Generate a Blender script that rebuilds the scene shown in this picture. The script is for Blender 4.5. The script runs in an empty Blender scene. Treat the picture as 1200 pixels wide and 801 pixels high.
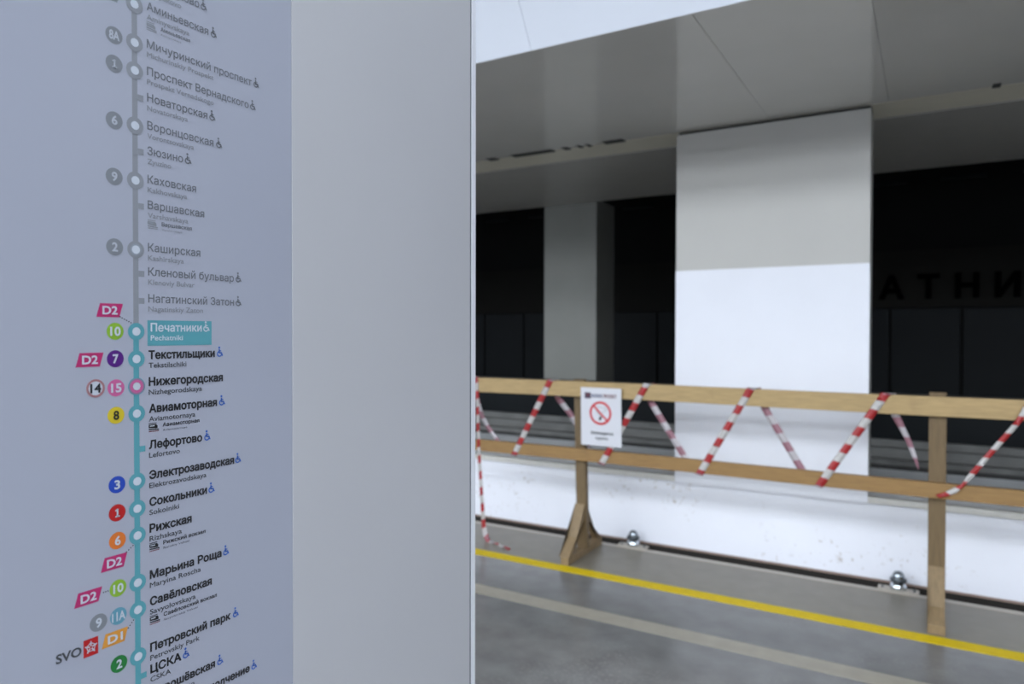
import bpy, bmesh, math, random
from mathutils import Vector
from math import radians, sin, cos, pi
import numpy as np
from mathutils.geometry import delaunay_2d_cdt

SC = bpy.context.scene
COL = SC.collection
random.seed(4)

# ------------------------------------------------------------------ camera, world, exposure
cam = bpy.data.cameras.new('camera')
cam.lens = 24.627; cam.sensor_width = 36.0; cam.sensor_fit = 'HORIZONTAL'
cam.clip_start = 0.02; cam.clip_end = 200
cam.dof.use_dof = True; cam.dof.focus_distance = 0.92; cam.dof.aperture_fstop = 4.8
camo = bpy.data.objects.new('camera', cam); COL.objects.link(camo)
camo.rotation_mode = 'XYZ'
camo.location = (0, 0, 1.5)
camo.rotation_euler = (radians(90 - 0.836), radians(-0.111), radians(30.618))
SC.camera = camo

SC.view_settings.view_transform = 'Standard'
SC.view_settings.look = 'None'
SC.view_settings.gamma = 1
SC.view_settings.use_curve_mapping = False
SC.view_settings.exposure = 0.0

w = bpy.data.worlds.new('world'); SC.world = w; w.use_nodes = True
w.node_tree.nodes['Background'].inputs[0].default_value = (0.62, 0.70, 0.85, 1)
w.node_tree.nodes['Background'].inputs[1].default_value = 0.02

HALL_LIGHT = 10.5          # strength of the hall's ceiling luminaires
LIGHT_COL = (0.86, 0.93, 1.0)

# ------------------------------------------------------------------ materials
def mat(name, col, rough=0.5, metal=0.0, noise=0.0, nscale=20, stretch=(1, 1, 1), bump=0.0, spec=0.5,
        emit=None, coat=0.0, extra=None):
    m = bpy.data.materials.new(name); m.use_nodes = True
    nt = m.node_tree; b = nt.nodes['Principled BSDF']
    b.inputs['Base Color'].default_value = (*col, 1)
    b.inputs['Roughness'].default_value = rough
    b.inputs['Metallic'].default_value = metal
    b.inputs['Specular IOR Level'].default_value = spec
    b.inputs['Coat Weight'].default_value = coat
    if emit:
        b.inputs['Emission Color'].default_value = (*emit[0], 1)
        b.inputs['Emission Strength'].default_value = emit[1]
    if noise or bump:
        tc = nt.nodes.new('ShaderNodeTexCoord'); mp = nt.nodes.new('ShaderNodeMapping')
        mp.inputs['Scale'].default_value = stretch
        nt.links.new(tc.outputs['Object'], mp.inputs[0])
        n = nt.nodes.new('ShaderNodeTexNoise'); n.inputs['Scale'].default_value = nscale
        n.inputs['Detail'].default_value = 5
        nt.links.new(mp.outputs[0], n.inputs['Vector'])
        if noise:
            r = nt.nodes.new('ShaderNodeMapRange')
            r.inputs[1].default_value = 0.3; r.inputs[2].default_value = 0.7
            r.inputs[3].default_value = 1 - noise; r.inputs[4].default_value = 1 + noise
            nt.links.new(n.outputs[0], r.inputs[0])
            mx = nt.nodes.new('ShaderNodeVectorMath'); mx.operation = 'SCALE'
            mx.inputs[0].default_value = col
            nt.links.new(r.outputs[0], mx.inputs['Scale'])
            nt.links.new(mx.outputs[0], b.inputs['Base Color'])
            m['colsrc'] = mx.name
        if bump:
            bp = nt.nodes.new('ShaderNodeBump'); bp.inputs['Strength'].default_value = bump
            bp.inputs['Distance'].default_value = 0.01
            nt.links.new(n.outputs[0], bp.inputs['Height'])
            nt.links.new(bp.outputs[0], b.inputs['Normal'])
    return m

def add_spots(m, col, scale, lo, hi, amount=0.8, big=2.0, zmax=None):
    """dirt specks of their own shape: a fine noise gated by a coarse one"""
    nt = m.node_tree; b = nt.nodes['Principled BSDF']
    tc = nt.nodes.new('ShaderNodeTexCoord')
    n1 = nt.nodes.new('ShaderNodeTexNoise'); n1.inputs['Scale'].default_value = scale; n1.inputs['Detail'].default_value = 3
    n2 = nt.nodes.new('ShaderNodeTexNoise'); n2.inputs['Scale'].default_value = big
    nt.links.new(tc.outputs['Object'], n1.inputs['Vector']); nt.links.new(tc.outputs['Object'], n2.inputs['Vector'])
    r1 = nt.nodes.new('ShaderNodeMapRange'); r1.inputs[1].default_value = lo; r1.inputs[2].default_value = hi
    r2 = nt.nodes.new('ShaderNodeMapRange'); r2.inputs[1].default_value = 0.5; r2.inputs[2].default_value = 0.62
    nt.links.new(n1.outputs[0], r1.inputs[0]); nt.links.new(n2.outputs[0], r2.inputs[0])
    mu = nt.nodes.new('ShaderNodeMath'); mu.operation = 'MULTIPLY'
    nt.links.new(r1.outputs[0], mu.inputs[0]); nt.links.new(r2.outputs[0], mu.inputs[1])
    m2 = nt.nodes.new('ShaderNodeMath'); m2.operation = 'MULTIPLY'; m2.inputs[1].default_value = amount
    nt.links.new(mu.outputs[0], m2.inputs[0])
    mx = nt.nodes.new('ShaderNodeMix'); mx.data_type = 'RGBA'
    nt.links.new(m2.outputs[0], mx.inputs[0])
    src = b.inputs['Base Color'].links[0].from_socket if b.inputs['Base Color'].links else None
    if src: nt.links.new(src, mx.inputs[6])
    else: mx.inputs[6].default_value = b.inputs['Base Color'].default_value
    mx.inputs[7].default_value = (*col, 1)
    nt.links.new(mx.outputs[2], b.inputs['Base Color'])

def lin(r, g, b):
    f = lambda c: (c / 255 / 12.92) if c <= 10 else ((c / 255 + 0.055) / 1.055) ** 2.4
    return (f(r), f(g), f(b))

M = {}
M['floor'] = mat('granite_floor', (0.155, 0.155, 0.155), 0.21, noise=0.17, nscale=6, spec=0.5)
add_spots(M['floor'], (0.24, 0.235, 0.225), 60, 0.50, 0.72, 0.6, 1.3)
M['floor_edge'] = mat('platform_edge_slab', (0.185, 0.165, 0.132), 0.38, noise=0.09, nscale=9)
M['beige_strip'] = mat('beige_inlay', (0.30, 0.275, 0.225), 0.4, noise=0.08, nscale=14)
M['yellow'] = mat('yellow_paint', (0.64, 0.46, 0.004), 0.6, spec=0.2, noise=0.07, nscale=20)
M['edge_metal'] = mat('edge_metal', (0.42, 0.38, 0.33), 0.45, noise=0.06, nscale=30)
M['gap'] = mat('dark_gap', (0.015, 0.012, 0.010), 0.9)
M['white_wall'] = mat('white_board', (0.755, 0.765, 0.83), 0.42, noise=0.02, nscale=3)
add_spots(M['white_wall'], (0.36, 0.30, 0.24), 34, 0.60, 0.74, 0.7, 2.0)
M['white_sheet'] = mat('white_sheet', (0.765, 0.775, 0.84), 0.4, noise=0.015, nscale=3)
M['base_rubber'] = mat('brown_base_strip', (0.24, 0.17, 0.14), 0.6, noise=0.1, nscale=12)
M['cap'] = mat('beige_cap', (0.58, 0.565, 0.53), 0.45, noise=0.05, nscale=16)
M['ledge'] = mat('grey_ledge', (0.86, 0.88, 0.91), 0.30, noise=0.06, nscale=5)
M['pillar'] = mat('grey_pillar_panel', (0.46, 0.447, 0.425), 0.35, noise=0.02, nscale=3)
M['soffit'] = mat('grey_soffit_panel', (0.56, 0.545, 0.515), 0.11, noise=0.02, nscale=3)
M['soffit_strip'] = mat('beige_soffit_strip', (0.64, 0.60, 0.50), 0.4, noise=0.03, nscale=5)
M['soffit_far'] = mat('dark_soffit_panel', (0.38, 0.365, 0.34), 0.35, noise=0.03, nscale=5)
M['joint'] = mat('dark_joint', (0.03, 0.03, 0.03), 0.8)
M['fascia'] = mat('white_fascia', (0.74, 0.77, 0.85), 0.5)
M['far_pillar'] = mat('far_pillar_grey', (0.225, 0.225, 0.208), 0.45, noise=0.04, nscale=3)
M['far_black'] = mat('black_wall_panel', (0.003, 0.003, 0.003), 0.6, spec=0.12, noise=0.1, nscale=2)
M['far_brown'] = mat('brownish_wall_band', (0.008, 0.0073, 0.006), 0.6, spec=0.12, noise=0.1, nscale=2)
M['far_blue'] = mat('blue_black_panel', (0.006, 0.008, 0.010), 0.5, spec=0.15, noise=0.1, nscale=2)
M['track_grey'] = mat('track_concrete', (0.17, 0.17, 0.165), 0.8, noise=0.2, nscale=5)
M['track_dark'] = mat('track_dark', (0.05, 0.05, 0.05), 0.8, noise=0.2, nscale=5)
M['letter'] = mat('black_letter', (0.0008, 0.0008, 0.0008), 0.8, spec=0.02)
M['hall_wall'] = mat('hall_wall', (0.45, 0.46, 0.48), 0.5)
M['hall_ceiling'] = mat('hall_ceiling', (0.62, 0.64, 0.68), 0.5)
M['lamp_glow'] = mat('lamp_diffuser', (0.9, 0.9, 0.9), 0.5, emit=(LIGHT_COL, HALL_LIGHT))
M['lamp_body'] = mat('lamp_housing', (0.6, 0.6, 0.6), 0.4, metal=0.6)

def wood(name, col, st):
    m = mat(name, col, 0.6, noise=0.14, nscale=9, stretch=st, bump=0.15)
    add_spots(m, (0.16, 0.09, 0.04), 7, 0.62, 0.70, 0.6, 3.1)
    return m
M['wood_x'] = wood('pale_pine_x', (0.37, 0.255, 0.115), (1.2, 14, 14))
M['wood_x2'] = wood('ochre_pine_x', (0.25, 0.142, 0.048), (1.2, 14, 14))
M['wood_z'] = wood('brown_pine_z', (0.135, 0.088, 0.040), (14, 14, 1.2))
M['wood_f'] = wood('foot_pine', (0.215, 0.148, 0.078), (14, 3, 3))
M['tape_red'] = mat('tape_red', (0.31, 0.012, 0.014), 0.35)
M['tape_white'] = mat('tape_white', (0.44, 0.42, 0.41), 0.35)
M['tape_red_back'] = mat('tape_red_back', (0.26, 0.12, 0.15), 0.4)
M['tape_white_back'] = mat('tape_white_back', (0.42, 0.39, 0.41), 0.4)
M['chrome'] = mat('chrome', (0.75, 0.80, 0.84), 0.12, metal=1.0)
M['dark_chrome'] = mat('dark_chrome', (0.30, 0.33, 0.36), 0.15, metal=1.0)
M['dark_metal'] = mat('dark_metal', (0.09, 0.10, 0.11), 0.3, metal=0.8)
M['screw'] = mat('screw', (0.2, 0.19, 0.18), 0.4, metal=0.9)

M['map_panel'] = mat('map_panel_film', (0.255, 0.268, 0.325), 0.34, noise=0.015, nscale=4)
M['blank_panel'] = mat('blank_panel_enamel', (0.345, 0.346, 0.368), 0.36, noise=0.015, nscale=3)
M['trim_alu'] = mat('aluminium_trim', (0.62, 0.63, 0.68), 0.38, metal=0.2)
M['groove'] = mat('dark_groove', (0.06, 0.07, 0.08), 0.7)
M['stand_body'] = mat('stand_body', (0.35, 0.36, 0.38), 0.5)

def ink(name, c, k=0.72): M[name] = mat('print_' + name, tuple(v * k for v in c), 0.45)
ink('grey', (0.23, 0.245, 0.28)); ink('grey_text', (0.145, 0.155, 0.18)); ink('black', (0.008, 0.009, 0.012))
ink('latin', (0.05, 0.055, 0.065)); ink('teal', (0.085, 0.30, 0.36)); ink('white', (0.50, 0.54, 0.62))
ink('magenta', (0.42, 0.018, 0.13)); ink('green', (0.22, 0.40, 0.03)); ink('violet', (0.075, 0.006, 0.18))
ink('pink', (0.50, 0.10, 0.27)); ink('mauve', (0.33, 0.15, 0.17)); ink('gold', (0.58, 0.45, 0.02))
ink('blue', (0.012, 0.055, 0.40)); ink('red', (0.42, 0.008, 0.010)); ink('orange', (0.62, 0.155, 0.02))
ink('amber', (0.60, 0.26, 0.035)); ink('dgreen', (0.012, 0.17, 0.035)); ink('lteal', (0.10, 0.28, 0.38))
ink('badge_grey', (0.19, 0.205, 0.235)); ink('icon_blue', (0.02, 0.11, 0.47)); ink('lightgrey', (0.25, 0.28, 0.33))
ink('sign_white', (0.56, 0.56, 0.60), 1.0); ink('sign_red', (0.50, 0.02, 0.025), 1.0); ink('sign_dark', (0.05, 0.03, 0.06), 1.0)
ink('sign_blue', (0.03, 0.04, 0.14)); ink('sign_grey', (0.35, 0.37, 0.39), 1.0); ink('maroon', (0.16, 0.02, 0.03))
ink('palegrey', (0.42, 0.45, 0.52)); ink('dark_mauve', (0.28, 0.15, 0.27))

# ------------------------------------------------------------------ helpers
def link(name, me, m=None, parent=None):
    """link a mesh whose vertices are in world coordinates; children are stored relative to their root's base"""
    o = bpy.data.objects.new(name, me); COL.objects.link(o)
    if m is not None and not me.materials:
        for x in (m if isinstance(m, (list, tuple)) else [m]): me.materials.append(M[x] if isinstance(x, str) else x)
    if parent is not None:
        r = parent
        while r.parent: r = r.parent
        off = Vector(r.location)
        if off.length > 0: me.transform(__import__('mathutils').Matrix.Translation(-off))
        o.parent = parent
    return o

def finish(name, bm, m, parent=None, smooth=False):
    me = bpy.data.meshes.new(name); bm.normal_update(); bm.to_mesh(me); bm.free()
    if smooth:
        for p in me.polygons: p.use_smooth = True
    return link(name, me, m, parent)

def box(bm, x0, x1, y0, y1, z0, z1, bevel=0.0, mi=0):
    vs = [bm.verts.new(p) for p in ((x0, y0, z0), (x1, y0, z0), (x1, y1, z0), (x0, y1, z0), (x0, y0, z1), (x1, y0, z1), (x1, y1, z1), (x0, y1, z1))]
    fs = [bm.faces.new([vs[i] for i in f]) for f in ((0, 3, 2, 1), (4, 5, 6, 7), (0, 1, 5, 4), (1, 2, 6, 5), (2, 3, 7, 6), (3, 0, 4, 7))]
    for f in fs: f.material_index = mi
    if bevel:
        es = list({e for f in fs for e in f.edges})
        bmesh.ops.bevel(bm, geom=es, offset=bevel, segments=2, affect='EDGES', profile=0.6)

def prism(bm, pts, d):
    """extrude the polygon pts (list of Vector) by vector d"""
    a = [bm.verts.new(p) for p in pts]; b = [bm.verts.new(Vector(p) + Vector(d)) for p in pts]
    n = len(pts)
    bm.faces.new(a[::-1]); bm.faces.new(b)
    for i in range(n): bm.faces.new((a[i], a[(i + 1) % n], b[(i + 1) % n], b[i]))
    bmesh.ops.recalc_face_normals(bm, faces=bm.faces)

def bobj(name, m, parent, *a, bevel=0.0):
    bm = bmesh.new(); box(bm, *a, bevel=bevel); return finish(name, bm, m, parent)

def struct(o): o['kind'] = 'structure'; return o
def tag(o, label, cat, group=None):
    o['label'] = label; o['category'] = cat
    if group: o['group'] = group
    return o
def thing(name, loc, label, cat, group=None):
    o = bpy.data.objects.new(name, None); COL.objects.link(o); o.location = loc; o.empty_display_size = 0.1
    return tag(o, label, cat, group)

# print on a plane: o = origin, u = right, v = up, n = towards the viewer
class Plane:
    def __init__(s, o, u, v): s.o, s.u, s.v = Vector(o), Vector(u), Vector(v); s.n = s.u.cross(s.v)
    def p(s, a, b, d=0.0): return s.o + s.u * a + s.v * b + s.n * d

def poly(bm, pl, pts, d, mi=0):
    f = bm.faces.new([bm.verts.new(pl.p(a, b, d)) for a, b in pts]); f.material_index = mi
    return f
def disc(bm, pl, a, b, r, d, n=28, mi=0):
    poly(bm, pl, [(a + r * cos(2 * pi * i / n), b + r * sin(2 * pi * i / n)) for i in range(n)], d, mi)
def ring(bm, pl, a, b, r0, r1, d, t0=0, t1=2 * pi, n=32, mi=0):
    for i in range(n):
        p, q = t0 + (t1 - t0) * i / n, t0 + (t1 - t0) * (i + 1) / n
        poly(bm, pl, [(a + r0 * cos(p), b + r0 * sin(p)), (a + r1 * cos(p), b + r1 * sin(p)), (a + r1 * cos(q), b + r1 * sin(q)), (a + r0 * cos(q), b + r0 * sin(q))], d, mi)
def stroke(bm, pl, x0, y0, x1, y1, w, d, mi=0):
    L = math.hypot(x1 - x0, y1 - y0); nx, ny = -(y1 - y0) / L * w / 2, (x1 - x0) / L * w / 2
    poly(bm, pl, [(x0 - nx, y0 - ny), (x1 - nx, y1 - ny), (x1 + nx, y1 + ny), (x0 + nx, y0 + ny)], d, mi)

def text_mesh(body, bold=0.0, extrude=0.0, res=3):
    """flat or extruded lettering; glyphs are filled by winding number, so overlapping outlines stay solid"""
    cu = bpy.data.curves.new('lettering', 'FONT'); cu.body = body; cu.size = 1.0
    cu.offset = bold; cu.resolution_u = res; cu.fill_mode = 'NONE'
    o = bpy.data.objects.new('lettering', cu); COL.objects.link(o)
    bpy.context.view_layer.update()
    me = bpy.data.meshes.new_from_object(o.evaluated_get(bpy.context.evaluated_depsgraph_get()))
    bpy.data.objects.remove(o); bpy.data.curves.remove(cu)
    P = np.array([v.co[:2] for v in me.vertices]); nxt = {}
    E = [tuple(e.vertices) for e in me.edges]
    bpy.data.meshes.remove(me)
    # walk each closed outline in its own index order (orientation carries the hole / solid sense)
    adj = {}
    for i, j in E: adj.setdefault(i, []).append(j); adj.setdefault(j, []).append(i)
    seen = set(); loops = []
    for i in sorted(adj):
        if i in seen: continue
        lp = [i]; seen.add(i); cur = i
        while True:
            c = [j for j in sorted(adj[cur]) if j not in seen]
            if not c: break
            cur = (cur + 1) if (cur + 1) in c else c[0]
            seen.add(cur); lp.append(cur)
        loops.append(lp)
    if bold:
        area = [sum(P[l[k - 1]][0] * P[l[k]][1] - P[l[k]][0] * P[l[k - 1]][1] for k in range(len(l))) / 2 for l in loops]
        sg = 1 if area[int(np.argmax(np.abs(area)))] > 0 else -1
        Q = P.copy()
        for l in loops:
            n = len(l)
            for k in range(n):
                d1 = P[l[k]] - P[l[k - 1]]; d2 = P[l[(k + 1) % n]] - P[l[k]]
                d1 = d1 / max(np.hypot(*d1), 1e-9); d2 = d2 / max(np.hypot(*d2), 1e-9)
                n1 = np.array((d1[1], -d1[0])) * sg; n2 = np.array((d2[1], -d2[0])) * sg
                b = n1 + n2; q = max(b @ b, 0.8)
                Q[l[k]] = P[l[k]] + b * (2 / q) * bold
        P = Q
    edges = [(lp[k], lp[(k + 1) % len(lp)]) for lp in loops for k in range(len(lp))]
    r = delaunay_2d_cdt([Vector(p) for p in P], edges, [], 0, 1e-6)
    V = np.array([v[:] for v in r[0]]); T = np.array([f[:3] for f in r[2]])
    c = V[T].mean(1)
    A = P[[e[0] for e in edges]]; Bq = P[[e[1] for e in edges]]
    y = c[:, 1:2]; up = (A[None, :, 1] <= y) & (Bq[None, :, 1] > y); dn = (A[None, :, 1] > y) & (Bq[None, :, 1] <= y)
    dy = np.where(np.abs(Bq[:, 1] - A[:, 1]) < 1e-12, 1, Bq[:, 1] - A[:, 1])
    xi = A[None, :, 0] + (y - A[None, :, 1]) / dy[None] * (Bq[None, :, 0] - A[None, :, 0])
    right = xi > c[:, 0:1]
    wn = (up & right).sum(1) - (dn & right).sum(1)
    keep = T[wn != 0]
    used = sorted(set(keep.ravel())); ix = {k: n for n, k in enumerate(used)}
    vs = [(V[k][0], V[k][1], 0.0) for k in used]; fs = [[ix[k] for k in t] for t in keep]
    if extrude:
        n = len(vs); cnt = {}
        for t in fs:
            for k in range(3): cnt[(t[k], t[(k + 1) % 3])] = 1
        top = [(x, yy, extrude) for x, yy, _ in vs]
        side = [[a, b, b + n, a + n] for (a, b) in cnt if (b, a) not in cnt]
        fs = [t[::-1] for t in fs] + [[k + n for k in t] for t in fs] + side
        vs = vs + top
    m = bpy.data.meshes.new('lettering'); m.from_pydata(vs, [], fs); m.update()
    return m
CAP = [None]
def cap_ratio():
    if CAP[0] is None:
        CAP[0] = max(v.co.y for v in text_mesh('H').vertices)
    return CAP[0]
def put_text(name, body, pl, a0, b0, cap, d, m, parent, a1=None, bold=0.0, center=False, slant=0.0):
    me = text_mesh(body, bold)
    s = cap / cap_ratio()
    xs = [v.co.x for v in me.vertices]; lo, hi = min(xs), max(xs)
    sx = (a1 - a0) / (hi - lo) if a1 is not None else s
    off = -(hi - lo) * sx / 2 if center else 0
    for v in me.vertices:
        a = a0 + off + (v.co.x - lo) * sx; b = b0 + v.co.y * s
        v.co = pl.p(a + slant * (b - b0), b, d)
    me.name = name
    return link(name, me, m, parent)

# ------------------------------------------------------------------ STRUCTURE
XL, XR = -14.0, 9.0
HZ = 3.95
# floor: dark granite field, beige inlay, yellow line, lighter edge slab, metal nosing
fl = struct(bobj('floor', 'floor', None, XL, XR, -11, 4.03, -0.25, 0.0))
e = struct(bobj('floor_platform_edge', 'floor_edge', None, XL, XR, 4.03, 4.57, -0.25, 0.0))
bobj('inlay_strip', 'beige_strip', fl, XL, XR, 3.34, 3.465, -0.01, 0.0015)
bobj('yellow_line', 'yellow', fl, XL, XR, 3.925, 4.025, -0.01, 0.002)
bobj('edge_nosing', 'edge_metal', e, XL, XR, 4.57, 4.612, -0.2, 0.003)
struct(bobj('trim_1', 'gap', None, XL, XR, 4.612, 5.9, -0.6, -0.25)).name = 'trim_1'
# low white wall with its beige capping, grey ledge behind
wl = struct(bobj('wall_low', 'white_wall', None, XL, XR, 4.72, 5.72, 0.022, 0.478))
for a, b in ((XL, -1.482), (-0.294, XR)): bobj('capping_nosing', 'cap', wl, a, b, 4.702, 4.7225, 0.476, 0.512, bevel=0.002)
bobj('base_strip', 'base_rubber', wl, XL, XR, 4.714, 4.75, 0.009, 0.0225)
bobj('wall_footing', 'gap', wl, XL, XR, 4.73, 4.80, -0.25, 0.009)
bobj('capping', 'cap', wl, XL, XR, 4.7225, 4.76, 0.478, 0.512, bevel=0.0)
bobj('ledge_top', 'ledge', wl, XL, XR, 4.76, 5.76, 0.478, 0.508)
for x in (-5.3, -3.32, -1.62, -0.62, 1.2, 3.2):
    pass
# track bed beyond, kerb shelves, dark low barrier at the far pillars
struct(bobj('floor_track', 'track_dark', None, XL, XR, 5.9, 9.2, -0.8, -0.55))
sh = struct(bobj('trim_2', 'track_grey', None, XL, XR, 6.42, 7.35, -0.55, 0.47))
bobj('shelf_step', 'track_grey', sh, XL, XR, 6.55, 7.35, 0.47, 0.545)
bobj('shelf_groove', 'track_dark', sh, XL, XR, 6.405, 6.42, 0.40, 0.43)
bobj('shelf_upper_step', 'track_grey', sh, XL, XR, 6.66, 7.35, 0.545, 0.60)
lb = struct(bobj('wall_barrier', 'far_blue', None, XL, XR, 6.72, 6.78, 0.60, 0.96))
bobj('barrier_top_rail', 'track_dark', lb, XL, XR, 6.70, 6.80, 0.96, 0.985)

# far wall: black upper, brown lettered band, blue-black wainscot of separate panels
fw = struct(bobj('wall_far', 'far_black', None, XL, XR, 9.05, 9.25, -0.8, HZ))
bobj('lettered_band', 'far_brown', fw, XL, XR, 9.03, 9.05, 1.79, 2.42)
x = XL; k = 0
while x < XR:
    bobj('panel', 'far_blue', fw, x, x + 0.655, 9.02, 9.05, 0.2, 1.765, bevel=0.006)
    x += 0.683
for k in range(30):  # row of thin blue-black dashes high on the far wall
    xx = -13.2 + k * 0.74
    bobj('dash_strip', 'far_blue', fw, xx, xx + 0.42, 9.0, 9.05, 3.17, 3.20)
# station name in raised black letters
for i, ch in enumerate('ПЕЧАТНИКИ'):
    me = text_mesh(ch, bold=0.035, extrude=0.06, res=4)
    s = 0.235 / cap_ratio(); cx = (min(v.co.x for v in me.vertices) + max(v.co.x for v in me.vertices)) / 2
    X = -0.345 + (i - 3) * 0.358
    for v in me.vertices:
        v.co = Vector((X + (v.co.x - cx) * s * 1.0, 9.01 - v.co.z * s, 1.885 + v.co.y * s))
    me.name = 'letter'; link('letter', me, 'letter', fw)

# soffit over the low wall: separate panels with recessed joints
ZS = 2.86
so = struct(bobj('ceiling_soffit', 'joint', None, XL, XR, 3.02, 6.77, ZS + 0.02, ZS + 0.30))
joints = [XL, -11.65, -8.96, -6.27, -3.58, -0.877, -0.204, 2.49, 3.16, 5.85, 6.52, XR]
for a, b in zip(joints[:-1], joints[1:]):
    if b - a < 0.02: continue
    bm = bmesh.new(); box(bm, a + 0.0009, b - 0.0009, 2.98, 4.705, ZS, ZS + 0.03, bevel=0.0006)
    finish('soffit_panel', bm, 'soffit', so)
bobj('soffit_strip', 'soffit_strip', so, XL, XR, 4.725, 5.05, ZS + 0.004, ZS + 0.03)
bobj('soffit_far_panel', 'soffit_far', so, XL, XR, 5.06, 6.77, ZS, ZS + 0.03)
for a, b in ((-3.0, -2.92), (-2.776, -2.423), (-2.34, -2.29), (-2.22, -2.19), (-2.15, -2.12), (-2.012, -1.859), (-3.6, -3.3), (0.3, 0.34)):
    bobj('soffit_slot', 'joint', so, a, b, 4.655, 4.735, ZS - 0.002, ZS + 0.01)
# bright fascia leaning back to the hall ceiling
th = radians(58); FH = 1.28
fa_y, fa_z = 2.98 - cos(th) * FH, ZS + sin(th) * FH
bm = bmesh.new()
prism(bm, [Vector((XL, 2.98, ZS)), Vector((XL, fa_y, fa_z)), Vector((XL, fa_y + 0.1, fa_z + 0.05)), Vector((XL, 3.08, ZS + 0.02))], (XR - XL, 0, 0))
fs = struct(finish('wall_fascia', bm, 'joint'))
fj = [XL + 0.0, -12.3, -11.1, -9.9, -8.7, -7.5, -6.3, -5.1, -3.85, -2.75, -1.655, -0.56, 0.54, 1.64, 2.74, 3.84, 4.94, 6.04, 7.14, XR]
n = Vector((0, -sin(th), -cos(th)))
for a, b in zip(fj[:-1], fj[1:]):
    bm = bmesh.new()
    q = [Vector((a + 0.0012, 2.98, ZS + 0.0)), Vector((b - 0.0012, 2.98, ZS + 0.0)), Vector((b - 0.0012, fa_y, fa_z)), Vector((a + 0.0012, fa_y, fa_z))]
    prism(bm, q, n * 0.008); finish('fascia_panel', bm, 'fascia', fs)
# hall behind and above the camera
struct(bobj('ceiling', 'hall_ceiling', None, XL, XR, -11, fa_y + 0.12, fa_z, fa_z + 0.15))
struct(bobj('wall_back', 'hall_wall', None, XL, XR, -11.15, -11, -0.25, fa_z + 0.15))
struct(bobj('wall_left', 'hall_wall', None, XL - 0.15, XL, -11.15, 9.25, -0.8, fa_z + 0.15))
struct(bobj('wall_right', 'hall_wall', None, XR, XR + 0.15, -11.15, 9.25, -0.8, fa_z + 0.15))
struct(bobj('ceiling_track', 'far_black', None, XL, XR, 6.77, 9.25, 3.9, 4.05))
struct(bobj('wall_lintel', 'far_black', None, XL, XR, 6.77, 6.80, ZS + 0.03, 3.9))

# ------------------------------------------------------------------ LUMINAIRES (out of frame, over the hall)
for i, (yy, hw) in enumerate(((-0.9, 0.7), (-4.2, 1.1), (-7.8, 1.1))):
    for j in range(4):
        x0 = -12.8 + j * 5.4
        t = thing('ceiling_light', (x0 + 2.4, yy, fa_z), 'long flush white ceiling light over the platform hall', 'ceiling light', 'long ceiling lights over the hall')
        bobj('lamp_housing', 'lamp_body', t, x0, x0 + 4.8, yy - hw - 0.03, yy + hw + 0.03, fa_z - 0.05, fa_z - 0.001)
        bobj('lamp_diffuser', 'lamp_glow', t, x0 + 0.03, x0 + 4.77, yy - hw, yy + hw, fa_z - 0.06, fa_z - 0.0501)

# ------------------------------------------------------------------ PILLARS
def front_pillar(x0, x1, label):
    t = thing('pillar', ((x0 + x1) / 2, 4.72, 0.512), label, 'pillar')
    bm = bmesh.new(); box(bm, x0, x1, 4.7035, 4.90, 0.5125, ZS - 0.020, bevel=0.002)
    finish('shaft', bm, 'pillar', t)
    bm = bmesh.new(); box(bm, x0 - 0.0008, x1 + 0.0008, 4.7000, 4.7033, 0.470, 1.916, bevel=0.0005)
    finish('white_sheet', bm, 'white_sheet', t)
    bobj('head_joint', 'joint', t, x0 + 0.01, x1 - 0.002, 4.728, 4.89, ZS - 0.020, ZS - 0.0005)
front_pillar(-1.480, -0.296, 'wide flat pillar, bright white below and grey above, behind the wooden barrier')
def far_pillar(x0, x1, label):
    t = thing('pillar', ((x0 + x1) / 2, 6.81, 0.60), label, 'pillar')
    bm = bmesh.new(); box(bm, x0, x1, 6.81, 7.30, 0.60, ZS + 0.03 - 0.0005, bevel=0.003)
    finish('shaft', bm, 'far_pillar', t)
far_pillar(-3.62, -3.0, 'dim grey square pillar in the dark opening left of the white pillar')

# ------------------------------------------------------------------ WOODEN BARRIER
FA = 0.0
br = thing('wooden_barrier', (-1.0, 4.31, 0), 'long pale pine barrier with two rails on triangular feet along the yellow line', 'barrier')
def plank(name, m, x0, x1, y0, y1, z0, z1, tilt=0.0):
    bm = bmesh.new(); n = 14
    for i in range(n): pass
    box(bm, x0, x1, y0, y1, z0, z1, bevel=0.003)
    # slight bow so that the timber is not ruler straight
    es = [e for e in bm.edges if abs((e.verts[0].co - e.verts[1].co).x) > (x1 - x0) * 0.8]
    bmesh.ops.subdivide_edges(bm, edges=es, cuts=12, use_grid_fill=True)
    for v in bm.verts:
        u = (v.co.x - x0) / (x1 - x0)
        v.co.z += tilt * (u - 0.5) + 0.003 * sin(u * 9)
        v.co.y += (v.co.x + 1.3) * 0.0095
    return finish(name, bm, m, br)
plank('rail', 'wood_x', -2.842, 2.4, 4.235, 4.275, 1.068, 1.169, 0.004)
plank('rail', 'wood_x2', -2.85, 2.4, 4.235, 4.275, 0.640, 0.721, 0.0)
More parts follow.
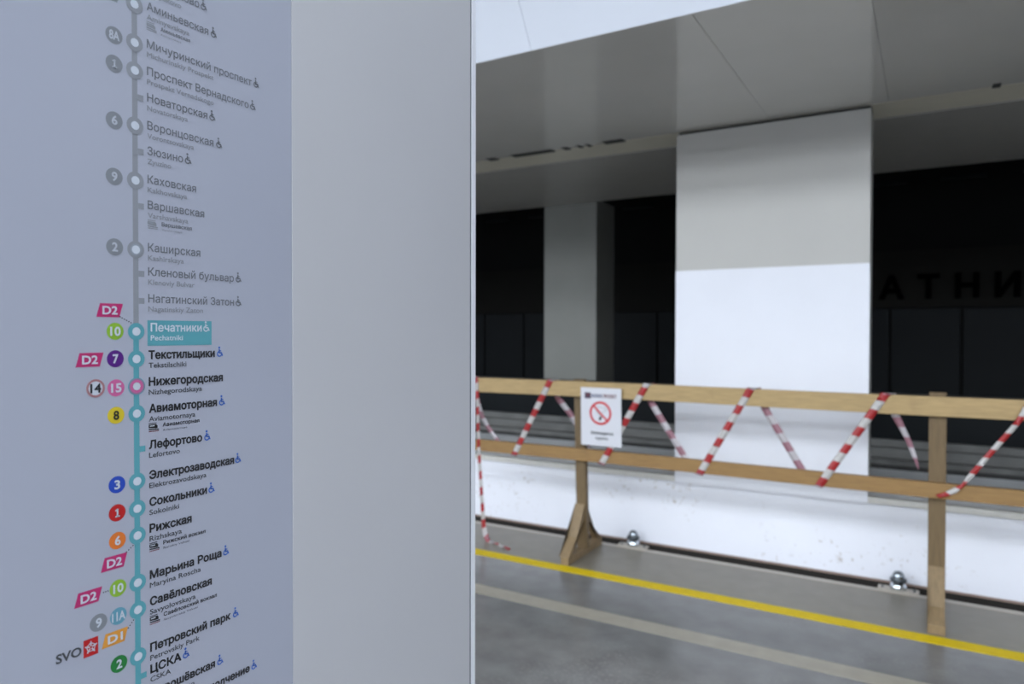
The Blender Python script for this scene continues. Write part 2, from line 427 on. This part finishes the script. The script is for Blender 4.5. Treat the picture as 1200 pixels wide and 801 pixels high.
def trestle(x0, x1, y, lean, ztop, fw_=0.055, zt=0.345):
    bm = bmesh.new(); box(bm, x0, x1, y, y + 0.045, 0.05, ztop, bevel=0.003)
    for v in bm.verts: v.co.x += lean * (1 - v.co.z / 1.2)
    finish('post', bm, 'wood_z', br)
    xb0, xb1 = x0 + lean * 0.9, x0 + lean * 0.9 + fw_
    ya, yb = y - 0.24, y + 0.30
    bm = bmesh.new(); box(bm, xb0, xb1, ya, yb, 0.0, 0.05, bevel=0.003); finish('foot', bm, 'wood_f', br)
    c = y + 0.022
    bm = bmesh.new()
    prism(bm, [Vector((xb0 - (0.012 if fw_ < 0.06 else 0.0), ya, 0.05)), Vector((xb0 - (0.012 if fw_ < 0.06 else 0.0), ya + 0.06, 0.05)), Vector((xb0 - (0.012 if fw_ < 0.06 else 0.0), y, zt)), Vector((xb0 - (0.012 if fw_ < 0.06 else 0.0), y - 0.001, zt - 0.095))], (x1 - x0 - 0.004, 0, 0))
    finish('brace', bm, 'wood_f', br)
    bm = bmesh.new()
    prism(bm, [Vector((xb0, yb, 0.05)), Vector((xb0, yb - 0.06, 0.05)), Vector((xb0, y + 0.046, zt)), Vector((xb0, y + 0.046, zt - 0.095))], (0.05, 0, 0))
    finish('brace', bm, 'wood_z', br)
trestle(-2.045, -1.972, 4.272, 0.03, 1.182)
trestle(0.014, 0.094, 4.288, 0.002, 1.186, 0.078, 0.272)
trestle(2.07, 2.15, 4.305, 0.0, 1.18, 0.078, 0.272)

# ------------------------------------------------------------------ TAPES
def ribbon(name, pts, width, period, label, loc, phase=0.0):
    """pts: (x, y, z, (nx, ny, nz), w) control points; straight runs, resampled; stripes alternate red and white"""
    P = [Vector(p[:3]) for p in pts]; N = [Vector(p[3]).normalized() for p in pts]
    W = [(p[4] if len(p) > 4 else 1.0) for p in pts]
    L = [0.0]
    for a, b in zip(P[:-1], P[1:]): L.append(L[-1] + (b - a).length)
    stops = set(L); half = period / 2; s = half - phase
    while s < L[-1]: stops.add(s); s += half
    s = 0.02
    while s < L[-1]: stops.add(s); s += 0.02
    stops = sorted(stops)
    def at(s):
        for i in range(len(P) - 1):
            if s <= L[i + 1] + 1e-9:
                u = (s - L[i]) / max(L[i + 1] - L[i], 1e-9)
                return P[i].lerp(P[i + 1], u), N[i].lerp(N[i + 1], u), (P[i + 1] - P[i]).normalized(), W[i] * (1 - u) + W[i + 1] * u
    bm = bmesh.new(); prev = None; rows = []
    for s in stops:
        p, nn, _, ww = at(s)
        p1 = at(min(s + 0.012, L[-1]))[0]; p0 = at(max(s - 0.012, 0))[0]
        t = (p1 - p0).normalized(); side = t.cross(nn)
        if side.length < 1e-4: side = Vector((1, 0, 0))
        side.normalize(); nr = side.cross(t).normalized()
        h = width * ww / 2; r = 0.0009
        sk = t * 0.006
        rows.append([bm.verts.new(p + side * h + sk), bm.verts.new(p - side * h - sk), bm.verts.new(p - side * h - sk - nr * r), bm.verts.new(p + side * h + sk - nr * r)])
    for k in range(len(rows) - 1):
        mid = (stops[k] + stops[k + 1]) / 2
        mi = int((mid + phase) / half) % 2
        a, b = rows[k], rows[k + 1]
        for i in range(4):
            f = bm.faces.new((a[i], a[(i + 1) % 4], b[(i + 1) % 4], b[i])); f.material_index = mi + (2 if i == 2 else 0); f.smooth = True
    bm.faces.new(rows[0][::-1]); bm.faces.new(rows[-1])
    bmesh.ops.recalc_face_normals(bm, faces=bm.faces)
    for v in bm.verts: v.co -= Vector(loc)
    o = finish(name, bm, ('tape_red', 'tape_white', 'tape_red_back', 'tape_white_back')); o.location = loc
    return tag(o, label, 'barrier tape')
F, B, U, D = (0, -1, 0), (0, 1, 0), (0, 0, 1), (0, 0, -1)
def yf(x): return 4.2325 + (x + 1.3) * 0.0095
def yb_(x): return 4.2785 + (x + 1.3) * 0.0095
pts = [(-2.455, 4.125, 0.004, U, .8), (-2.50, 4.135, 0.012, U, .7), (-2.534, 4.146, 0.005, (0, -.3, 1), .5), (-2.58, 4.16, 0.018, (0, -.2, 1), .4), (-2.627, 4.183, 0.006, U, .7), (-2.69, 4.21, 0.012, (0, -.6, 1), .8),
       (-2.722, 4.222, 0.05, (0, -1, .5)), (-2.737, 4.226, 0.12, F, .85), (-2.752, 4.226, 0.30, F, .7), (-2.765, 4.224, 0.50, F, .65), (-2.775, 4.218, 0.66, F, .65), (-2.781, 4.218, 0.82, F, .65), (-2.787, 4.217, 1.05, F, .7), (-2.795, 4.2165, 1.165, F, .75)]
pts += [(-2.80, 4.2175, 1.1705, (0, -.7, .7), .8), (-2.81, 4.262, 1.1715, (0, .6, .7), .8), (-2.815, 4.265, 1.168, B, .9), (-2.835, 4.268, 1.055, B, .9), (-2.784, 4.27, 0.891, B, .9), (-2.72, 4.27, 0.80, B, .8), (-2.648, 4.268, 0.724, B, .8), (-2.60, 4.267, 0.66, B, .8)]
def wrap_front(xa, xb, ztop=1.165, w=1.0, zb=0.635):
    """under the lower rail, up the front to over the top rail"""
    return [(xa - 0.035, yb_(xa) , zb + 0.02, B, w), (xa - 0.03, yb_(xa), zb, (0, .7, -.7), w), (xa - 0.008, yf(xa) - 0.001, zb - 0.001, (0, -.7, -.7), w),
            (xa, yf(xa) - 0.002, zb + 0.012, F, w), (xb, yf(xb) - 0.002, ztop, F, w), (xb + 0.006, yf(xb) - 0.001, ztop + 0.0085, (0, -.7, .7), w),
            (xb + 0.03, yb_(xb), ztop + 0.0085, (0, .7, .7), w)]
def back(xa, xb, za=1.055, zb=0.715):
    return [(xa, yb_(xa) + .001, za, B), (xb, yb_(xb) + .001, zb, B)]
pts += wrap_front(-2.475, -2.200)
pts += [(-2.18, 4.30, 1.05, B), (-2.10, 4.332, 0.94, B), (-1.98, 4.332, 0.77, B), (-1.93, 4.29, 0.68, B)]
pts += wrap_front(-1.815, -1.520) + back(-1.504, -1.279) + [(-1.24, 4.281, 0.66, B)]
pts += wrap_front(-1.175, -0.885) + back(-0.812, -0.607) + [(-0.57, 4.287, 0.66, B)]
pts += wrap_front(-0.507, -0.190)
pts += [(-0.140, 4.29, 1.055, B, .95), (-0.105, 4.30, 0.98, B, .7), (-0.078, 4.305, 0.92, B, .65), (-0.05, 4.31, 0.84, B, .55), (-0.031, 4.31, 0.775, B, .12)]
ribbon('barrier_tape', pts, 0.041, 0.116, 'long red and white striped tape wound in zigzags around both barrier rails, end on floor', (-1.3, 4.25, 0.6), phase=0.0)
p2 = [(0.055, 4.234, 0.652, F, .55), (0.09, 4.236, 0.665, (0, -1, .2), .7), (0.128, 4.234, 0.690, (0, -1, .3), .8), (0.165, 4.236, 0.722, F, .45), (0.20, 4.232, 0.775, F, .75), (0.245, 4.232, 0.845, F, .75), (0.30, 4.234, 0.925, F, .75),
      (0.345, 4.236, 0.99, F, .7), (0.392, 4.238, 1.06, F, .7), (0.42, 4.2415, 1.11, F, .95), (0.445, 4.242, 1.168, F, 1), (0.455, 4.250, 1.179, U, 1), (0.49, 4.300, 1.179, U, 1), (0.50, 4.302, 1.15, B, 1), (0.62, 4.303, 0.90, B, 1), (0.78, 4.306, 0.63, B, 1)]
ribbon('barrier_tape', p2, 0.034, 0.104, 'loose thin red and white tape hanging across the right-hand post of the barrier', (0.3, 4.25, 0.6))

# ------------------------------------------------------------------ NO SMOKING SIGN
sg = thing('no_smoking_sign', (-1.815, 4.207, 0.76), 'white no smoking notice with red prohibition circle fixed to the barrier rail', 'sign')
def signpt(a, b, d): return None
SP = Plane((-1.957, 4.2085, 0.758), (0.9985, 0.0095, 0.0), (-0.012, -0.002, 1.0))
SW, SHH = 0.282, 0.378
bm = bmesh.new()
prism(bm, [SP.p(0, 0, 0), SP.p(SW, 0, 0), SP.p(SW, SHH, 0), SP.p(0, SHH, 0)], SP.n * -0.003)
finish('board', bm, 'sign_white', sg)
bm = bmesh.new(); cx, cy = SW * 0.49, SHH * 0.565
ring(bm, SP, cx, cy, 0.062, 0.077, 0.0008, mi=0)
finish('prohibition_ring', bm, 'sign_red', sg)
bm = bmesh.new(); stroke(bm, SP, cx - 0.049, cy + 0.049, cx + 0.049, cy - 0.049, 0.013, 0.0016)
finish('prohibition_bar', bm, 'sign_red', sg)
bm = bmesh.new()
stroke(bm, SP, cx - 0.006, cy - 0.046, cx + 0.004, cy - 0.022, 0.016, 0.0008, 0)
stroke(bm, SP, cx + 0.004, cy - 0.022, cx - 0.03, cy + 0.016, 0.009, 0.0007, 1)
ring(bm, SP, cx - 0.006, cy + 0.030, 0.010, 0.015, 0.0007, 0.2, 3.6, 12, 1)
ring(bm, SP, cx + 0.020, cy + 0.022, 0.012, 0.017, 0.0007, -2.2, 2.0, 12, 1)
ring(bm, SP, cx + 0.038, cy + 0.030, 0.008, 0.012, 0.0007, -1.6, 2.4, 12, 1)
finish('cigarette_symbol', bm, ('black', 'sign_grey'), sg)
bm = bmesh.new()
poly(bm, SP, [(0.028, SHH - .072), (0.072, SHH - .072), (0.072, SHH - .032), (0.028, SHH - .032)], 0.0006, 0)
stroke(bm, SP, 0.034, SHH - .046, 0.066, SHH - .046, 0.006, 0.001, 1); stroke(bm, SP, 0.050, SHH - .068, 0.050, SHH - .036, 0.006, 0.001, 1)
finish('emblem', bm, ('sign_dark', 'maroon'), sg)
put_text('header_lettering', 'МОСИНЖ', SP, 0.078, SHH - .064, 0.021, 0.0006, 'sign_blue', sg, a1=0.150, bold=0.035)
put_text('header_lettering', 'ПРОЕКТ', SP, 0.156, SHH - .064, 0.021, 0.0006, 'maroon', sg, a1=0.252, bold=0.035)
put_text('notice_lettering', 'Запрещается', SP, 0.068, 0.075, 0.017, 0.0006, 'black', sg, a1=0.226, bold=0.03)
put_text('notice_lettering', 'курить', SP, 0.103, 0.042, 0.017, 0.0006, 'black', sg, a1=0.190, bold=0.03)

# ------------------------------------------------------------------ STEEL STOPS AT THE WALL'S BASE
def lathe(bm, prof, cx, cy, n=20, mi=0):
    rows = [[bm.verts.new((cx + r * cos(2 * pi * i / n), cy + r * sin(2 * pi * i / n), z)) for i in range(n)] for r, z in prof]
    for a, b in zip(rows[:-1], rows[1:]):
        for i in range(n):
            f = bm.faces.new((a[i], a[(i + 1) % n], b[(i + 1) % n], b[i])); f.material_index = mi + (2 if i == 2 else 0); f.smooth = True
    bm.faces.new(rows[0][::-1]); bm.faces.new(rows[-1])
def stop(cx, label):
    y = 4.63
    t = thing('steel_clamp', (cx, y, 0), label, 'clamp')
    bm = bmesh.new(); box(bm, cx - 0.105, cx + 0.105, y - 0.045, y + 0.035, 0.003, 0.011, bevel=0.002); finish('base_plate', bm, 'edge_metal', t)
    bm = bmesh.new(); lathe(bm, [(0.044, 0.011), (0.046, 0.03), (0.035, 0.045), (0.028, 0.052)], cx, y, mi=0); finish('body', bm, 'chrome', t)
    bm = bmesh.new(); lathe(bm, [(0.030, 0.052), (0.031, 0.062), (0.034, 0.080), (0.029, 0.100), (0.018, 0.113), (0.004, 0.116)], cx, y); finish('dome_cap', bm, 'dark_chrome', t)
    bm = bmesh.new(); lathe(bm, [(0.041, 0.056), (0.044, 0.060), (0.044, 0.070), (0.041, 0.074)], cx, y); finish('collar', bm, 'dark_metal', t)
    for s in (-1, 1):
        bm = bmesh.new(); lathe(bm, [(0.008, 0.011), (0.008, 0.017), (0.005, 0.019)], cx + s * 0.082, y - 0.005, 8); finish('bolt', bm, 'dark_metal', t)
stop(-1.752, 'shiny steel clamp at the low wall base just right of the triangular barrier foot')
stop(-0.128, 'shiny steel clamp at the low wall base just left of the right-hand post')

# ------------------------------------------------------------------ INFORMATION STAND
XP = -0.72
st = thing('information_stand', (XP - 0.06, 0.35, 0), 'tall flat information stand with a metro line map and a blank grey panel', 'information stand')
bobj('body', 'stand_body', st, XP - 0.12, XP - 0.0125, -0.62, 1.0845, 0.0, 2.75)
bobj('base_plinth', 'groove', st, XP - 0.125, XP - 0.005, -0.63, 1.083, 0.0, 0.06)
mp_ = bobj('map_panel', 'map_panel', st, XP - 0.012, XP, -0.30, 0.6474, 0.06, 2.75, bevel=0.0006)
bobj('blank_panel', 'blank_panel', st, XP - 0.012, XP + 0.0004, 0.6478, 1.0655, 0.06, 2.75, bevel=0.0006)
bobj('blank_panel', 'blank_panel', st, XP - 0.012, XP + 0.0004, -0.60, -0.3013, 0.06, 2.75, bevel=0.0006)
bobj('groove_strip', 'groove', st, XP - 0.012, XP - 0.0004, 1.0655, 1.0700, 0.06, 2.75)
bobj('edge_trim', 'trim_alu', st, XP - 0.0124, XP + 0.0004, 1.0700, 1.0835, 0.0, 2.755, bevel=0.0008)

MP = Plane((XP, 0, 0), (0, 1, 0), (0, 0, 1))
LY = 0.4353           # the line's axis
E1, E2, E3 = 0.0003, 0.0006, 0.0009
# the two colours of the line
bm = bmesh.new(); poly(bm, MP, [(LY - .0029, 1.505), (LY + .0029, 1.505), (LY + .0029, 2.05), (LY - .0029, 2.05)], E1); finish('line_bar', bm, 'grey', mp_)
bm = bmesh.new(); poly(bm, MP, [(LY - .0031, 0.85), (LY + .0031, 0.85), (LY + .0031, 1.502), (LY - .0031, 1.502)], E1); finish('line_bar', bm, 'teal', mp_)

STN = [
('Давыдково', 'Davydkovo', 1.8698, 0.5118, 0.4892, 0.5174, 't'),
('Аминьевская', 'Aminyevskaya', 1.8431, 0.5235, 0.4991, 0.5304, 'r'),
('Мичуринский проспект', 'Michurinskiy Prospekt', 1.803, 0.5838, 0.5301, 0.5904, 'r'),
('Проспект Вернадского', 'Prospekt Vernadskogo', 1.7739, 0.5792, 0.5301, 0.5853, 'r'),
('Новаторская', 'Novatorskaya', 1.7459, 0.5217, 0.4966, 0.5281, 't'),
('Воронцовская', 'Vorontsovskaya', 1.7162, 0.5297, 0.5042, 0.537, 'r'),
('Зюзино', 'Zyuzino', 1.6891, 0.4905, 0.476, 0.4966, 't'),
('Каховская', 'Kakhovskaya', 1.6587, 0.5067, 0.4954, 0, 'r'),
('Варшавская', 'Varshavskaya', 1.6315, 0.517, 0.4966, 0, 't'),
('Каширская', 'Kashirskaya', 1.5859, 0.5118, 0.4909, 0, 'r'),
('Кленовый бульвар', 'Klenoviy Bulvar', 1.5599, 0.5569, 0.5042, 0.5633, 't'),
('Нагатинский Затон', 'Nagatinskiy Zaton', 1.5311, 0.5569, 0.5149, 0.5633, 't'),
('Печатники', 'Pechatniki', 1.4995, 0.5131, 0.4892, 0.519, 'r'),
('Текстильщики', 'Tekstilschiki', 1.4704, 0.5301, 0.4934, 0.537, 'r'),
('Нижегородская', 'Nizhegorodskaya', 1.4415, 0.541, 0.5131, 0, 'r'),
('Авиамоторная', 'Aviamotornaya', 1.4126, 0.5329, 0.5042, 0.5396, 'r'),
('Лефортово', 'Lefortovo', 1.3735, 0.5131, 0.4848, 0.5196, 't'),
('Электрозаводская', 'Elektrozavodskaya', 1.3407, 0.5563, 0.5183, 0.5618, 'r'),
('Сокольники', 'Sokolniki', 1.3116, 0.519, 0.4836, 0.5249, 'r'),
('Рижская', 'Rizhskaya', 1.283, 0.4991, 0.4868, 0, 'r'),
('Марьина Роща', 'Maryina Roscha', 1.2327, 0.5382, 0.5105, 0.5443, 'r'),
('Савёловская', 'Savyolovskaya', 1.2037, 0.5249, 0.5036, 0, 'r'),
('Петровский парк', 'Petrovskiy Park', 1.1537, 0.5506, 0.5085, 0.5577, 'r'),
('ЦСКА', 'CSKA', 1.1302, 0.4856, 0.4727, 0.4912, 't'),
('Хорошёвская', 'Khoroshevskaya', 1.1045, 0.5287, 0.502, 0.5356, 'r'),
('Народное Ополчение', 'Narodnoe Opolchenie', 1.0788, 0.5779, 0.5287, 0.5843, 'r'),
]
RAIL = {1: ('Аминьевская', 'Aminyevskaya', 0.500, 0.489), 8: ('Варшавская', 'Varshavskaya', 0.501, 0.489), 15: ('Авиамоторная', 'Aviamotornaya', 0.5095, 0.494),
        19: ('Рижский вокзал', 'Rizhskiy Vokzal', 0.5168, 0.496), 21: ('Савёловский вокзал', 'Savyolovskiy Vokzal', 0.5315, 0.506)}
TX = 0.4487
def wheelchair(a, b, d, m):
    bm = bmesh.new(); k = 1.2
    ring(bm, MP, a - 0.0004 * k, b + 0.0026 * k, 0.0018 * k, 0.0029 * k, d, radians(110), radians(350), 12)
    stroke(bm, MP, a - 0.0006 * k, b + 0.0032 * k, a - 0.0006 * k, b + 0.0072 * k, 0.0016, d)
    stroke(bm, MP, a - 0.0008 * k, b + 0.0036 * k, a + 0.0022 * k, b + 0.0036 * k, 0.0014, d)
    stroke(bm, MP, a + 0.0018 * k, b + 0.0038 * k, a + 0.0032 * k, b + 0.0006 * k, 0.0014, d)
    stroke(bm, MP, a - 0.0008 * k, b + 0.0056 * k, a + 0.0016 * k, b + 0.0056 * k, 0.0010, d)
    disc(bm, MP, a - 0.0006 * k, b + 0.0088 * k, 0.0013, d, 10)
    finish('wheelchair_symbol', bm, m, mp_)
def train_icon(z, grey):
    bm = bmesh.new(); a0, b0 = 0.4487, z; c = 0 if grey else 1
    poly(bm, MP, [(a0, b0 + .0028), (a0 + .010, b0 + .0016), (a0 + .010, b0 + .0045), (a0 + .0085, b0 + .0062), (a0, b0 + .0062)], E1)
    poly(bm, MP, [(a0, b0 + .0070), (a0 + .009, b0 + .0070), (a0 + .009, b0 + .0078), (a0, b0 + .0078)], E1)
    poly(bm, MP, [(a0, b0 + .0005), (a0 + .0115, b0 - .0002), (a0 + .0115, b0 + .0010), (a0, b0 + .0018)], E1, 0)
    poly(bm, MP, [(a0, b0 - .0016), (a0 + .0115, b0 - .0016), (a0 + .0115, b0 - .0008), (a0, b0 - .0008)], E1, 1)
    stroke(bm, MP, a0 + .001, b0 + .0047, a0 + .0065, b0 + .0047, 0.0009, E2, 2)
    finish('train_symbol', bm, ('grey', 'grey', 'lightgrey') if grey else ('black', 'maroon', 'white'), mp_)
bm = bmesh.new(); poly(bm, MP, [(0.4478, 1.4841), (0.5262, 1.4841), (0.5262, 1.5116), (0.4478, 1.5116)], E1); finish('station_highlight', bm, 'teal', mp_)
for i, (ru, en, z, r1, l1, ic, kind) in enumerate(STN):
    up = i < 12; here = i == 12
    base = z - (0.0003 if not here else -0.0002)
    x0 = TX + (0.0026 if here else 0)
    ct = 'grey_text' if up else ('white' if here else 'black')
    cl = 'grey' if up else ('white' if here else 'latin')
    put_text('station_name', ru, MP, x0, base, 0.0083, E2, ct, mp_, a1=r1, bold=0.010 if up else (0.020 if here else 0.036))
    put_text('station_name_latin', en, MP, x0, base - 0.0097, 0.0054, E2, cl, mp_, a1=l1, bold=0.012)
    if ic: wheelchair(ic, base, E2, 'grey_text' if up else ('white' if here else 'icon_blue'))
    if i in RAIL:
        a, b, e1, e2 = RAIL[i]
        train_icon(base - 0.0195, up)
        put_text('railway_name', a, MP, 0.4645, base - 0.0168, 0.0040, E2, 'grey_text' if up else 'black', mp_, a1=e1, bold=0.02)
        put_text('railway_name_latin', b, MP, 0.4645, base - 0.0217, 0.0022, E2, 'grey' if up else 'latin', mp_, a1=e2)
    if kind == 'r':
        bm = bmesh.new()
        if i == 14:
            ring(bm, MP, LY, z, 0.004, 0.0093, E2, pi / 2, 3 * pi / 2, 16, 0); ring(bm, MP, LY, z, 0.004, 0.0093, E2, -pi / 2, pi / 2, 16, 0)
            ring(bm, MP, LY, z, 0.004, 0.0068, E3, mi=2)
            mats = ('teal', 'white', 'pink')
            ring(bm, MP, LY, z, 0.0068, 0.0084, E3, mi=3); mats = ('teal', 'white', 'pink', 'dark_mauve')
        else:
            ring(bm, MP, LY, z, 0.004, 0.0091, E2, mi=0); mats = ('grey' if up else 'teal', 'white')
        disc(bm, MP, LY, z, 0.0044, E3, mi=1)
        if i == 9:
            ring(bm, MP, LY, z, 0.0044, 0.0062, E3, mi=2); mats = ('grey', 'white', 'lightgrey')
        finish('station_ring', bm, mats, mp_)
    else:
        bm = bmesh.new(); poly(bm, MP, [(LY + .0028, z - .0022), (0.4445, z - .0022), (0.4445, z + .0040), (LY + .0028, z + .0040)], E2)
        finish('station_tick', bm, 'grey' if up else 'teal', mp_)

def badge(txt, a, z, m, mt='white', r=0.0088, rim=None):
    bm = bmesh.new(); disc(bm, MP, a, z, r, E1, mi=0); mats = [m]
    if rim: ring(bm, MP, a, z, r * 0.76, r, E2, mi=1); mats.append(rim)
    finish('line_badge', bm, mats, mp_)
    wdt = 0.0060 * len(txt) * (1 if len(txt) < 3 else 0.78)
    if len(txt) == 2: wdt = 0.0108
    if txt == '1':
        bm = bmesh.new(); stroke(bm, MP, a, z - .0043, a, z + .0043, .0017, E3); stroke(bm, MP, a - .0024, z - .0037, a + .0024, z - .0037, .0014, E3)
        stroke(bm, MP, a - .0022, z + .0022, a, z + .0038, .0014, E3); finish('badge_number', bm, mt, mp_); return
    put_text('badge_number', txt, MP, a - wdt / 2, z - 0.0043, 0.0086, E3, mt, mp_, a1=a + wdt / 2, bold=0.028)
def para(txt, a, z, m):
    bm = bmesh.new(); poly(bm, MP, [(a - .0137, z - .0070), (a + .0098, z - .0070), (a + .0137, z + .0070), (a - .0098, z + .0070)], E1)
    finish('diameter_badge', bm, m, mp_)
    put_text('badge_number', txt, MP, a - .0078, z - .0040, 0.0080, E3, 'white', mp_, a1=a + .0078, bold=0.028)
badge('8A', 0.4138, 1.8029, 'badge_grey', 'palegrey'); badge('1', 0.4138, 1.774, 'badge_grey', 'palegrey'); badge('6', 0.4135, 1.7162, 'badge_grey', 'palegrey')
badge('9', 0.4131, 1.6586, 'badge_grey', 'palegrey'); badge('2', 0.4131, 1.5864, 'badge_grey', 'palegrey')
para('D4', 0.4075, 1.8445, 'badge_grey'); para('D2', 0.4077, 1.5212, 'magenta'); badge('10', 0.4131, 1.4997, 'green')
para('D2', 0.3874, 1.4711, 'magenta'); badge('7', 0.4131, 1.4714, 'violet')
badge('14', 0.3928, 1.4423, 'white', 'black', 0.0092, 'mauve'); badge('15', 0.4136, 1.4413, 'pink'); badge('8', 0.4134, 1.413, 'gold', 'black')
badge('3', 0.414, 1.3411, 'blue'); badge('1', 0.414, 1.3119, 'red'); badge('6', 0.4141, 1.283, 'orange'); para('D2', 0.4106, 1.2613, 'magenta')
badge('10', 0.4144, 1.2334, 'green'); para('D2', 0.3845, 1.2334, 'magenta')
badge('9', 0.3943, 1.2046, 'badge_grey'); badge('11A', 0.4146, 1.2042, 'lteal'); para('D1', 0.411, 1.1829, 'amber'); badge('2', 0.4149, 1.1541, 'dgreen')
bm = bmesh.new(); a, z = 0.3866, 1.1826
poly(bm, MP, [(a - .0072, z - .0088), (a + .0072, z - .0088), (a + .0072, z + .0088), (a - .0072, z + .0088)], E1, 0)
for k in range(5):
    t = pi / 2 + k * 2 * pi / 5
    stroke(bm, MP, a + .0012 * cos(t), z + .0012 * sin(t), a + .0062 * cos(t), z + .0062 * sin(t), .0013, E2, 1)
    t2 = t + 2 * pi / 5
    stroke(bm, MP, a + .0046 * cos(t), z + .0046 * sin(t), a + .0046 * cos(t2), z + .0046 * sin(t2), .0008, E2, 1)
finish('airport_train_symbol', bm, ('red', 'white'), mp_)
put_text('airport_code', 'SVO', MP, 0.3535, 1.1785, 0.0085, E2, 'latin', mp_, a1=0.3775, bold=0.028)
def dots(a0, z0, a1, z1, n, m):
    bm = bmesh.new()
    for k in range(n):
        u = k / (n - 1); disc(bm, MP, a0 + (a1 - a0) * u, z0 + (z1 - z0) * u, 0.0007, E1, 8)
    finish('dotted_connector', bm, m, mp_)
dots(0.4182, 1.5148, 0.4298, 1.5087, 6, 'black'); dots(0.4235, 1.2685, 0.4305, 1.2735, 4, 'black'); dots(0.3995, 1.2337, 0.4040, 1.2337, 3, 'black'); dots(0.4250, 1.1880, 0.4325, 1.1965, 5, 'black')
